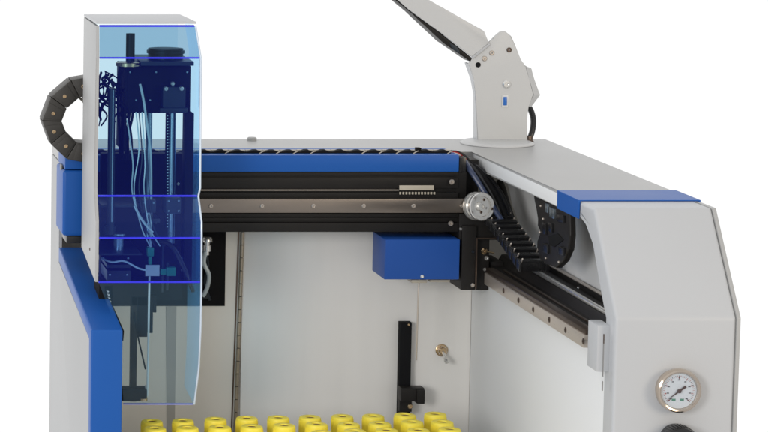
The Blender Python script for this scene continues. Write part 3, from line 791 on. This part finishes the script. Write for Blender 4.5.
def copy_tree(o, par=None):
    c = o.copy(); COL.objects.link(c)
    if par: c.parent = par
    for ch in o.children: copy_tree(ch, c)
    return c
for r in range(3):
    for k in range(10):
        if r == 2 and k < 5: continue
        x = R(colx[k], 415, DR[0])[0] + random.uniform(-.0006, .0006) - .0010 * r
        v = proto if first else copy_tree(proto)
        first = False
        v.location = W((x, DR[r] + random.uniform(-.8, .8), cap_z(x) + random.uniform(-.0005, .0005)))
        v.rotation_euler = (random.uniform(-.012, .012), random.uniform(-.012, .012), random.uniform(0, 6.28))
        nm = ord_[k]
        if r == 2: nm = {5: 'leftmost in view', 6: 'second from the left in view', 7: 'third from the right', 8: 'second from the right', 9: 'rightmost'}[k]
        tag(v, 'yellow-capped vial in the %s, %s' % (row_names[r], nm), 'vial', 'yellow-capped vials standing in the rack')

# ------------------------------------------------------------------ light
w = bpy.data.worlds.new('World'); S.world = w; w.use_nodes = True
nt = w.node_tree; nt.nodes.clear()
out = nt.nodes.new('ShaderNodeOutputWorld'); bg = nt.nodes.new('ShaderNodeBackground')
tc = nt.nodes.new('ShaderNodeTexCoord'); sx = nt.nodes.new('ShaderNodeSeparateXYZ')
nt.links.new(tc.outputs['Generated'], sx.inputs[0])
cr_ = nt.nodes.new('ShaderNodeValToRGB')
mr = nt.nodes.new('ShaderNodeMapRange'); mr.inputs['From Min'].default_value = -1; mr.inputs['From Max'].default_value = 1
nt.links.new(sx.outputs['Y'], mr.inputs['Value']); nt.links.new(mr.outputs['Result'], cr_.inputs['Fac'])
e = cr_.color_ramp.elements
e[0].position = 0.0; e[0].color = (.46, .46, .47, 1)
e[1].position = .86; e[1].color = (1.03, 1.03, 1.03, 1)
n = e.new(.55); n.color = (.56, .56, .57, 1)
zr = nt.nodes.new('ShaderNodeMapRange'); zr.inputs['From Min'].default_value = .15; zr.inputs['From Max'].default_value = 1.0; zr.inputs['To Min'].default_value = 0; zr.inputs['To Max'].default_value = .18
nt.links.new(sx.outputs['Z'], zr.inputs['Value'])
ad = nt.nodes.new('ShaderNodeMix'); ad.data_type = 'RGBA'; ad.blend_type = 'ADD'; ad.inputs[0].default_value = 1
nt.links.new(cr_.outputs['Color'], ad.inputs[6]); nt.links.new(zr.outputs['Result'], ad.inputs[7])
xr_ = nt.nodes.new('ShaderNodeMapRange'); xr_.inputs['From Min'].default_value = .25; xr_.inputs['From Max'].default_value = -.9; xr_.inputs['To Min'].default_value = 0; xr_.inputs['To Max'].default_value = .22
nt.links.new(sx.outputs['X'], xr_.inputs['Value'])
ad2 = nt.nodes.new('ShaderNodeMix'); ad2.data_type = 'RGBA'; ad2.blend_type = 'ADD'; ad2.inputs[0].default_value = 1
nt.links.new(ad.outputs[2], ad2.inputs[6]); nt.links.new(xr_.outputs['Result'], ad2.inputs[7])
nt.links.new(ad2.outputs[2], bg.inputs['Color']); bg.inputs['Strength'].default_value = 1.0
nt.links.new(bg.outputs[0], out.inputs['Surface'])

def area(name, loc, target, size, power, col):
    l = bpy.data.lights.new(name, 'AREA'); l.size = size; l.energy = power; l.color = col; l.shape = 'DISK'
    o = bpy.data.objects.new(name, l); COL.objects.link(o); o.location = loc
    o.rotation_euler = (Vector(target) - Vector(loc)).to_track_quat('-Z', 'Y').to_euler()
tgt = W((.55, 100, -.45))
area('key_lamp', tgt + Vector((-1.5, -2.2, .50)), tgt, .7, 23, (1, .985, .965))
area('fill_lamp', tgt + Vector((1.5, -2.3, .55)), tgt, 1.0, 17, (1, .86, .67))

cam = bpy.data.cameras.new('camera'); co = bpy.data.objects.new('camera', cam); COL.objects.link(co)
co.location = (0, -D, H); co.rotation_euler = (math.pi / 2 - TH, 0, 0)
cam.sensor_fit = 'HORIZONTAL'; cam.sensor_width = 36; cam.lens = F * 36 / 768
cam.shift_x = (384 - CX) / 768; cam.shift_y = -(216 - CY) / 768
cam.clip_start = .05; cam.clip_end = 100
S.camera = co
S.view_settings.view_transform = 'Standard'; S.view_settings.look = 'None'; S.view_settings.exposure = 0
S.render.engine = 'CYCLES'
S.cycles.max_bounces = 10; S.cycles.transparent_max_bounces = 16
for o in COL.objects:
    if 'wl' in o: del o['wl']
